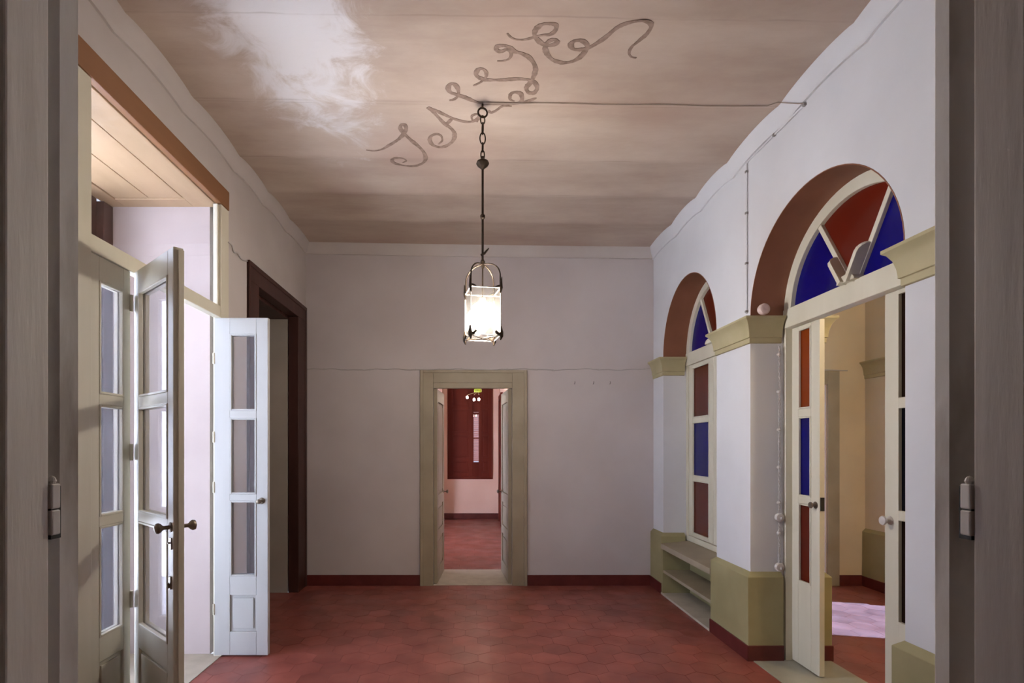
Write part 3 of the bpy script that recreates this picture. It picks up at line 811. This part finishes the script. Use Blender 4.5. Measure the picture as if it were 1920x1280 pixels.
# --- window_2: glazed window under the far arch
W2 = thing('window_2', 'cream window with red and blue panes under the far arch', 'window', (XG, 4.94, 0), kind='structure')
fanlight(W2, A_FAR, .05, .075, 2.40, 2.53, M['cream'], bottom=.565)
PZ2 = [(.655, 1.205), (1.245, 1.800), (1.845, 2.365)]
RBR = [M['red_glass'], M['blue_glass'], M['red_glass']]
for k in range(2):
    y = 5.49 if k == 0 else 4.938
    leaf(W2, .550, .625, 2.398, .085, .085, PZ2, RBR, (XG + .048, y, 0), R(-90), M['cream'], thick=.04,
         label=('leaf nearest the far wall' if k == 0 else 'leaf beside the middle pier'))

# ------------------------------------------------------------------ far doorway: trim and folded panelled leaves
D1 = thing('door_1', 'olive cream framed doorway in the far wall leading to the shuttered room', 'door', (.02, YF, 0), kind='structure')
mb = MB()
mb.box(-.566, -.42, YF - .022, YF - .0, 0, 2.40).box(.46, .626, YF - .022, YF, 0, 2.40).box(-.42, .46, YF - .022, YF, 2.262, 2.40)
mb.box(-.566, -.53, YF - .036, YF - .02, 0, 2.40).box(.59, .626, YF - .036, YF - .02, 0, 2.40).box(-.53, .59, YF - .036, YF - .02, 2.37, 2.40)
mb.box(-.4205, .4605, YF - .012, YF + .035, 2.20, 2.31)
obj('frame', mb, M['olive_trim'], D1, bevel=.004)
for (x0, s, a, b) in ((-.398, 1, 5.885, 6.50), (.440, -1, 5.885, 6.50)):
    RT = Matrix.Translation((x0, a, 0)) @ Matrix.Rotation(-s * R(4.2), 4, 'Z') @ Matrix.Translation((-x0, -a, 0))
    mb = MB(); t = .02
    mb.box(x0 - t, x0 + t, a, a + .09, .01, 2.20).box(x0 - t, x0 + t, b - .09, b, .01, 2.20)
    zz = [.01, .16, .50, .60, .88, 1.00, 2.06, 2.20]
    for k in range(0, 8, 2): mb.box(x0 - t, x0 + t, a + .09, b - .09, zz[k], zz[k + 1])
    lf = obj('leaf', mb.xf(RT), M['olive_trim'], D1, bevel=.003)
    for k in (1, 3, 5):
        mb = MB().box(x0 - .007, x0 + .007, a + .09, b - .09, zz[k], zz[k + 1]).box(x0 - .016, x0 + .016, a + .13, b - .13, zz[k] + .04, zz[k + 1] - .04)
        obj('panel', mb.xf(RT), M['olive_trim'], lf, bevel=.004, off=Vector(D1['world_part']))
    pr = [(.02, 0), (.02, .004), (.008, .008), (.008, .03), (.02, .04), (.024, .05), (.012, .06), (0, .061)]
    obj('knob', MB().lathe([(r_, s * (t + h)) for r_, h in pr], (x0, 6.44, 1.00), 12, 'x').xf(RT), M['brass'], lf, smooth=True, off=Vector(D1['world_part']))

# side room doorway frame
D5 = thing('door_5', 'olive door frame around a bright opening in the side room', 'door', (3.56, YF, 0), kind='structure')
mb = MB().box(3.97, 4.10, YF - .03, YF - .006, 0, 2.39).box(3.02, 3.15, YF - .03, YF - .006, 0, 2.39).box(3.15, 3.97, YF - .03, YF - .006, 2.24, 2.39)
obj('reveal_lining', MB().box(3.962, 3.9697, YF, YFO, 0.005, 2.24), M['plaster'], D5)
obj('frame', mb, M['olive_trim'], D5, bevel=.004)

# far room window with mahogany shutters
W3 = thing('window_3', 'mahogany shuttered window on the rose wall of the far room', 'window', (0, 11.25, .85), kind='structure')
mb = MB().box(-.505, -.475, 11.235, 11.33, .85, 2.95).box(.44, .47, 11.235, 11.33, .85, 2.95).box(-.475, .44, 11.235, 11.33, .85, .90).box(-.475, .44, 11.235, 11.33, 2.90, 2.95)
obj('frame', mb, M['shutter'], W3, bevel=.003)
def shutter(x0, x1, st):
    y0, y1 = 11.245, 11.28
    mb = MB().box(x0, x0 + st, y0, y1, .90, 2.90).box(x1 - st, x1, y0, y1, .90, 2.90)
    zz = [.90, 1.00, 1.24, 1.32, 1.78, 1.86, 2.34, 2.42, 2.80, 2.90]
    for k in range(0, 10, 2): mb.box(x0 + st, x1 - st, y0, y1, zz[k], zz[k + 1])
    lf = obj('shutter', mb, M['shutter'], W3, bevel=.003)
    for k in (1, 3, 5, 7):
        mb = MB().box(x0 + st, x1 - st, y0 + .012, y1 - .008, zz[k], zz[k + 1]).box(x0 + st + .03, x1 - st - .03, y0 + .003, y1 - .008, zz[k] + .03, zz[k + 1] - .03)
        obj('panel', mb, M['shutter'], lf, bevel=.003, off=Vector(W3['world_part']))
shutter(-.475, .040, .075); shutter(.180, .44, .06)
mb = MB().box(.040, .056, 11.255, 11.29, .90, 2.90).box(.166, .180, 11.255, 11.29, .90, 2.90).box(.056, .166, 11.255, 11.29, .90, 1.215).box(.056, .166, 11.255, 11.29, 1.72, 1.745)
mb.box(.056, .166, 11.255, 11.29, 2.245, 2.275).box(.056, .166, 11.255, 11.29, 2.30, 2.90)
obj('glazing_frame', mb, M['shutter'], W3)
for a, b in ((1.215, 1.72), (1.745, 2.245), (2.275, 2.30)):
    obj('pane', MB().box(.056, .166, 11.272, 11.275, a, b), M['glass'], W3)
mb = MB()
for i in range(24):
    z = 1.23 + i * .045
    mb.add([(.05, 11.33, z), (.172, 11.33, z), (.172, 11.365, z + .034), (.05, 11.365, z + .034), (.05, 11.33, z + .008), (.172, 11.33, z + .008), (.172, 11.365, z + .042), (.05, 11.365, z + .042)],
           [(3, 2, 1, 0), (4, 5, 6, 7), (0, 1, 5, 4), (1, 2, 6, 5), (2, 3, 7, 6), (3, 0, 4, 7)])
M['louvre'] = mat('pale_rose_louvre', (.75, .42, .36), .5)
tag(obj('louvre_slats', mb, M['louvre'], W3), kind='stuff')
# brown casing on the far room's right wall
D6 = thing('door_6', 'brown wooden door on the right side of the far room', 'door', (.61, 10.6, 0), kind='structure')
mb = MB().box(.575, .625, 10.10, 10.20, 0, 2.6).box(.575, .625, 10.85, 10.95, 0, 2.6).box(.575, .625, 10.2, 10.85, 2.5, 2.6)
obj('casing', mb, M['shutter'], D6, bevel=.003)
obj('leaf', MB().box(.59, .622, 10.2, 10.85, .01, 2.5), M['shutter'], D6)

# ------------------------------------------------------------------ foreground doorway (the photographer stands in it)
D7 = thing('door_7', 'worn grey painted doorway framing the picture at both sides', 'door', (0, YN, 0), kind='structure')
for side, xs, yh in ((-1, -.62, .768), (1, .733, .7625)):
    s = side
    X = lambda d: xs + s * d
    bx = lambda m, d0, d1, *r_: m.box(min(X(d0), X(d1)), max(X(d0), X(d1)), *r_)
    # jamb with a rounded groove between the stop and the leaf
    yg = .807 if side < 0 else .798
    prof = [(.085, yh - .02), (.040, yh - .02), (.020, yh + .002), (.010, yh + .006), (.004, yh + .012), (.0, yh + .020), (.0, YN - .004), (.003, YN), (.085, YN)] if side < 0 else \
        [(.085, yh - .02), (.040, yh - .02), (.036, yh + .003), (.030, yh + .012), (.020, yh + .022), (.008, yg - .003), (.0, yg + .003), (.0, YN - .004), (.003, YN), (.085, YN)]
    mb = MB().prism([(X(d), y) for d, y in prof], 'z', 0, 2.5)
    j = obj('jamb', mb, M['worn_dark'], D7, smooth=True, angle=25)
    j['label'] = 'grimy jamb with rounded groove'
    # leaf folded back against the thick wall
    mb = MB(); y0 = yh - .60
    st = .072
    bx(mb, 0, .04, y0, y0 + .1, .01, 2.48); bx(mb, 0, .04, yh - st, yh, .01, 2.48)
    zz = [.01, .2, .95, 1.1, 2.36, 2.48] if side < 0 else [.01, 2.48]
    if side < 0:
        for k in range(0, 6, 2): bx(mb, 0, .04, y0 + .1, yh - st, zz[k], zz[k + 1])
        for k in (1, 3): bx(mb, .010, .03, y0 + .1, yh - st, zz[k], zz[k + 1])
    else:
        bx(mb, 0, .04, y0 + .1, yh - st, .01, 2.48)
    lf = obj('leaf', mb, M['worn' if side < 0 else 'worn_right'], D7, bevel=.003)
    lf['label'] = 'grey painted leaf folded back on the %s' % ('left' if side < 0 else 'right')
    o7 = Vector(D7['world_part'])
    zh = 1.457
    yc = yh + .016
    mb = MB(); bx(mb, -.004, .02, yh + .001, yh + .017, zh + .001, zh + .038); bx(mb, -.004, .02, yh + .001, yh + .017, zh - .038, zh - .001)
    bx(mb, -.0005, .02, yh + .003, yh + .015, zh - .002, zh + .002)
    mb.lathe([(.004, .037), (.006, .042), (.004, .048), (0, .05)], (X(.003), yh + .009, zh), 10)
    obj('hinge', mb, M['steel'], lf, bevel=.002, off=o7)
    mb = MB(); bx(mb, -.0012, .012, yh + .002, yh + .021, zh - .044, zh + .034)
    obj('hinge_gap_shade', mb, M['black'], lf, off=o7)  # thin black plate in place of the shaded gap round the hinge

# ------------------------------------------------------------------ built-in shelf bench under the far arch
BN = thing('shelf_bench', 'built-in olive bench with an open shelf under the far arch window', 'bench', (2.14, 4.95, 0))
ya, yb = 4.374, 5.498
obj('bench_top', MB().box(1.998, XG + .018, ya, yb, .478, .532).prism([(2.0, .532), (XG + .018, .532), (XG + .018, .562), (2.05, .536)], 'y', ya, yb), M['olive_trim'], BN, bevel=.003)
obj('shelf', MB().box(2.01, 2.30, ya, yb, .232, .262), M['olive_trim'], BN, bevel=.002)
obj('base_slab', MB().box(1.998, 2.30, ya, yb, 0, .022), M['cement'], BN, bevel=.002)['label'] = 'pale cement slab on the floor'
obj('back_panel', MB().box(2.29, 2.34, 4.3375, 5.5415, 0, .56), M['olive'], BN)
obj('side_panel', MB().box(2.004, 2.30, 5.462, 5.498, .022, .478), M['olive'], BN, bevel=.002)
mb = MB().box(2.34, 2.56, 4.338, 5.541, 0, .56)
obj('plinth', mb, M['plaster_warm'], BN)

# ------------------------------------------------------------------ lantern
LX, LY = .076, 3.39
LN = thing('lantern', 'lit square glass lantern on an iron rod and chain in the middle of the ceiling', 'lantern', (LX, LY, zc(LX, LY)))
ro = R(10.5)
LM = Matrix.Translation((LX, LY, 0)) @ Matrix.Rotation(ro, 4, 'Z')
def lobj(name, mb, m, par=LN, **k): return obj(name, mb.xf(LM), m, par, off=Vector(LN['world_part']), **k)
h = .097; zb, zt = 2.255, 2.557
zceil = zc(LX, LY)
hk = MB().tube([(0, 0, zceil + .005), (0, 0, zceil - .030)], .006, 8)
hk.tube([(.030 * math.sin(t), 0, zceil - .058 + .030 * math.cos(t)) for t in [2 * PI * i / 20 for i in range(20)]], .006, 8, closed=True)
lobj('hook', hk, M['iron'], smooth=True)
z = zceil - .078
cz = z
lens = [(.055, .014), (.075, .018), (.075, .018), (.060, .013), (.060, .012)]
for i, (L, wd) in enumerate(lens):
    a = i % 2
    pts = []
    for k in range(18):
        t = 2 * PI * k / 18
        u = wd * math.sin(t); v = -L / 2 + L / 2 * math.cos(t)
        pts.append((u, 0, z + v) if a == 0 else (0, u, z + v))
    lobj('chain_link', MB().tube(pts, .0042, 6, closed=True), M['iron'], smooth=True)
    z -= L - .010
zk = z
pr = [(0, .010), (.012, .008), (.014, -.006), (.018, -.012), (.038, -.024), (.042, -.036), (.034, -.050), (.014, -.066), (.008, -.075), (0, -.075)]
lobj('knop', MB().lathe([(r_, hh) for r_, hh in pr[::-1]], (0, 0, zk), 20), M['iron'], smooth=True)
rod = MB().tube([(0, 0, zk - .07), (0, 0, 2.72)], .0075, 10)
rod.lathe([(.007, -.018), (.015, -.010), (.016, 0), (.015, .010), (.007, .018)], (0, 0, 3.04), 12)
rod.lathe([(.007, -.03), (.013, -.016), (.012, 0), (.016, .012), (.007, .03)], (0, 0, 2.735), 12)
rod.tube([(0, 0, 2.72), (0, 0, 2.48)], .005, 8)
lobj('rod', rod, M['iron'], smooth=True)
lobj('wire_tie', MB().tube([(-.012, 0, 2.79), (.010, -.006, 2.80), (.028, -.008, 2.822), (.040, -.008, 2.836)], [.007, .008, .006, .003], 6), M['iron'], smooth=True)
cor = [(-h, -h), (h, -h), (h, h), (-h, h)]
for cx_, cy_ in cor:
    pts = []
    for i in range(15):
        t = i / 14
        if t < .25: f = 1.0; zz_ = zt + .02 + t / .25 * .06
        else:
            q = (t - .25) / .75 * PI / 2; f = math.cos(q) ** .9 if math.cos(q) > 0 else 0; zz_ = zt + .08 + .095 * math.sin(q)
        pts.append((cx_ * max(f, .03) * .97, cy_ * max(f, .03) * .97, zz_))
    lobj('arm', MB().tube(pts, .0048, 8), M['iron'], smooth=True)
    # leaf shaped corner bracket and finial on top, foot below
    u = Vector((cx_, cy_, 0)).normalized()
    mb = MB()
    p = lambda d, z_: (cx_ + u.x * d, cy_ + u.y * d, z_)
    mb.tube([p(-.004, zt - .035), p(.004, zt), p(.003, zt + .035), p(.008, zt + .068)], [.005, .010, .008, .002], 8)
    for e in (0, 1):
        d = Vector((-cx_, 0, 0)) if e == 0 else Vector((0, -cy_, 0)); d.normalize()
        mb.tube([(cx_, cy_, zt + .012), (cx_ + d.x * .018, cy_ + d.y * .018, zt + .010), (cx_ + d.x * .036, cy_ + d.y * .036, zt + .004)], [.008, .006, .003], 6)
    lobj('corner_bracket', mb, M['iron'], smooth=True)
    mb = MB()
    mb.tube([p(.002, zb + .058), p(.005, zb + .02), p(.004, zb - .006), p(-.002, zb - .030)], [.004, .013, .013, .003], 8)
    for e in (0, 1):
        d = Vector((-cx_, 0, 0)) if e == 0 else Vector((0, -cy_, 0)); d.normalize()
        mb.tube([(cx_, cy_, zb + .010), (cx_ + d.x * .018, cy_ + d.y * .018, zb + .012), (cx_ + d.x * .034, cy_ + d.y * .034, zb + .026), (cx_ + d.x * .030, cy_ + d.y * .030, zb + .034)], [.013, .011, .009, .004], 6)
    lobj('corner_foot', mb, M['iron'], smooth=True)
mb = MB()
for zf in (zb, zt):
    for (a, b) in zip(cor, cor[1:] + cor[:1]):
        mb.tube([(a[0], a[1], zf), (b[0], b[1], zf)], .0035, 6)
for a in cor: mb.tube([(a[0], a[1], zb), (a[0], a[1], zt)], .0032, 6)
M['lantern_lead'] = mat('pale_lead_strip', (.55, .52, .47), .5)
lobj('glazing_frame', mb, M['lantern_lead'])
mb = MB().tube([(-h, -h, zb), (0, 0, zb - .006), (h, h, zb)], .004, 6).tube([(-h, h, zb), (0, 0, zb - .006), (h, -h, zb)], .004, 6)
lobj('bottom_brace', mb, M['iron'])
g = .0015
for (x0, x1, y0, y1) in ((-h, h, -h - g, -h + g), (-h, h, h - g, h + g), (-h - g, -h + g, -h, h), (h - g, h + g, -h, h)):
    lobj('glass_pane', MB().box(x0 * .97, x1 * .97, y0, y1, zb + .003, zt - .003) if abs(x1 - x0) > .1 else MB().box(x0, x1, y0 * .97, y1 * .97, zb + .003, zt - .003), M['lantern_glass'])
lobj('globe', MB().sphere((0, 0, 2.400), .088, 28), M['globe'], smooth=True)['label'] = 'glowing white globe'
lobj('bulb_holder', MB().lathe([(.018, 2.47), (.024, 2.49), (.018, 2.515), (.006, 2.525)], (0, 0, 0), 14), M['brass'], smooth=True)

# ------------------------------------------------------------------ cables and small fittings
CC = tag(obj('ceiling_cable', MB().tube([(LX + .004, 3.372, zc(LX, 3.372) - .004)] + [(x, 3.365 + .004 * math.sin(x * 9), zc(x, 3.365) - .004) for x in [.1 + .0 + i * .0784 for i in range(24)]] + [(1.955, 3.33, zc(1.95, 3.33) - .006), (1.985, 3.28, 3.705), (2.012, 3.21, 3.655), (2.028, 3.183, 3.640)],
         [.006] * 5 + [.0028] * 24, 6), M['wire_ceiling'], smooth=True), 'thin grey cable along a ceiling seam from the lantern to the right wall', 'cable')
CD = thing('wall_conduit', 'painted cable conduit running under the cornice and down beside the near arch', 'conduit', (2.035, 3.85, 2.53))
obj('pipe', MB().tube([(2.031, 3.183, 3.632), (2.031, 3.5, 3.637), (2.031, 3.83, 3.642), (2.031, 3.85, 3.632), (2.031, 3.852, 3.3), (2.031, 3.852, 2.9), (2.031, 3.852, 2.53)], .0065, 8), M['plaster_daylit'], CD, smooth=True)
for (y, z_) in ((3.852, 3.575), (3.852, 3.27), (3.852, 2.90), (3.852, 2.545), (3.50, 3.637), (3.185, 3.633)):
    obj('clip', MB().box(2.022, 2.042, y - .010, y + .010, z_ - .008, z_ + .008), M['wire_grey'], CD, bevel=.002)
tag(obj('porcelain_insulator', MB().lathe([(.006, .03), (.020, .028), (.036, .020), (.040, .006), (.040, -.012), (.034, -.022), (.020, -.026), (.006, -.022), (0, -.022)][::-1], (2.10, 3.75, 2.535), 24, 'y'), M['porcelain_pink'], smooth=True),
    'round pinkish porcelain fitting standing on the middle pier cap', 'insulator')
TW = thing('twisted_cable', 'white twisted cable with porcelain knobs down the jamb of the glazed doors', 'cable', (2.25, 3.80, .65))
for ph in (0, PI):
    n = 260
    obj('strand', MB().tube([(2.242 + .005 * math.cos(ph + i * .55), 3.800 + .005 * math.sin(ph + i * .55), 2.28 - i / n * 1.62) for i in range(n + 1)], .0042, 5), M['wire_white'], TW, smooth=True)
for z_ in (2.22, 1.95, 1.67, 1.40, 1.14, .92):
    obj('insulator_knob', MB().lathe([(.012, .0), (.012, -.006), (.007, -.010), (.011, -.016), (.006, -.022), (0, -.022)][::-1], (2.242, 3.8135, z_), 12, 'y'), M['porcelain'], TW, smooth=True)
for z_, t in ((1.035, 'upper'), (.675, 'lower')):
    s = thing('light_switch', 'round white porcelain switch on the door jamb, the %s of two' % t, 'switch', (2.243, 3.80, z_))
    obj('base', MB().lathe([(.030, .012), (.032, -.004), (.028, -.016), (.012, -.020), (0, -.020)][::-1], (2.243, 3.80, z_), 20, 'y'), M['porcelain'], s, smooth=True)
    obj('lever', MB().box(2.238, 2.248, 3.766, 3.782, z_ - .014, z_ + .006), M['wire_white'], s, bevel=.002)
pts = [(XL + .02 + (XR - XL - .06) * i / 60, YF - .004, 2.412 + .006 * math.sin(i * .55) + .004 * math.sin(i * 1.7)) for i in range(61)]
FC = thing('wall_cable', 'thin painted cable strung across the far wall just above the door frame', 'cable', (0, YF, 2.41))
obj('cable_run', MB().tube(pts, .0055, 6), M['wire_white'], FC, smooth=True)
for i in range(3, 60, 8):
    x, y, z_ = pts[i]
    obj('clip', MB().box(x - .008, x + .008, YF - .012, YF, z_ - .009, z_ + .009), M['wire_white'], FC)
for x, lb in ((1.156, 'leftmost of three small iron wall hooks on the far wall'), (1.365, 'middle of three small iron wall hooks on the far wall'), (1.55, 'rightmost of three small iron wall hooks on the far wall')):
    tag(obj('wall_hook', MB().tube([(x + .006, YF + .002, 2.275), (x + .004, YF - .02, 2.272), (x, YF - .030, 2.258), (x - .003, YF - .026, 2.246), (x - .004, YF - .016, 2.248)], .0045, 6), M['wire_grey'], smooth=True), lb, 'hook', 'iron hooks on the far wall')
tag(obj('cable_stub', MB().tube(catmull([(XL + .006, 3.965, 3.10), (XL + .008, 4.03, 3.10), (XL + .010, 4.06, 3.06), (XL + .010, 4.12, 3.075), (XL + .008, 4.20, 3.055), (XL + .004, 4.312, 3.08)], 5), .006, 6), M['wire_white'], smooth=True),
    'short loose cable between the french window and the brown doorway', 'cable')
tag(obj('side_room_cable', MB().tube([(3.0 + i * .12, YF - .011, 2.40 + .004 * math.sin(i)) for i in range(11)], .006, 6), M['wire_white'], smooth=True),
    'thin cable on the cream wall of the side room', 'cable')

# ------------------------------------------------------------------ lamps of the neighbouring rooms
CH = thing('pendant_lamp', 'small lamp with a green glass shade and three lit bulbs in the far room', 'lamp', (.12, 9.0, 3.4))
obj('rod', MB().tube([(.12, 9.0, 3.4), (.12, 9.0, 2.60)], .006, 8), M['brass'], CH, smooth=True)
obj('shade', MB().lathe([(.008, 2.60), (.03, 2.595), (.055, 2.56), (.068, 2.52), (.064, 2.49), (.055, 2.485)], (.12, 9.0, 0), 20), M['green_glass'], CH, smooth=True)
mb = MB()
for x, y, z_ in ((-.064, 9.02, 2.41), (.055, 8.98, 2.37), (.135, 8.95, 2.37)):
    mb.tube([(.12, 9.0, 2.50), ((x + .12) / 2, (9 + y) / 2, 2.47), (x, y, 2.44)], .004, 6)
    obj('bulb', MB().sphere((x, y, z_ - .012), .019, 14, 1.3), M['bulb'], CH, smooth=True)
obj('arms', mb, M['brass'], CH, smooth=True)
SL = thing('ceiling_globe', 'lit globe lamp hanging in the side room behind the arches', 'lamp', (3.4, 2.2, 3.7))
obj('rod', MB().tube([(3.4, 2.2, 3.75), (3.4, 2.2, 3.0)], .006, 8), M['brass'], SL, smooth=True)
obj('globe', MB().sphere((3.4, 2.2, 2.9), .11, 20), M['side_bulb'], SL, smooth=True)

for o in bpy.data.objects:
    if 'world_part' in o: del o['world_part']
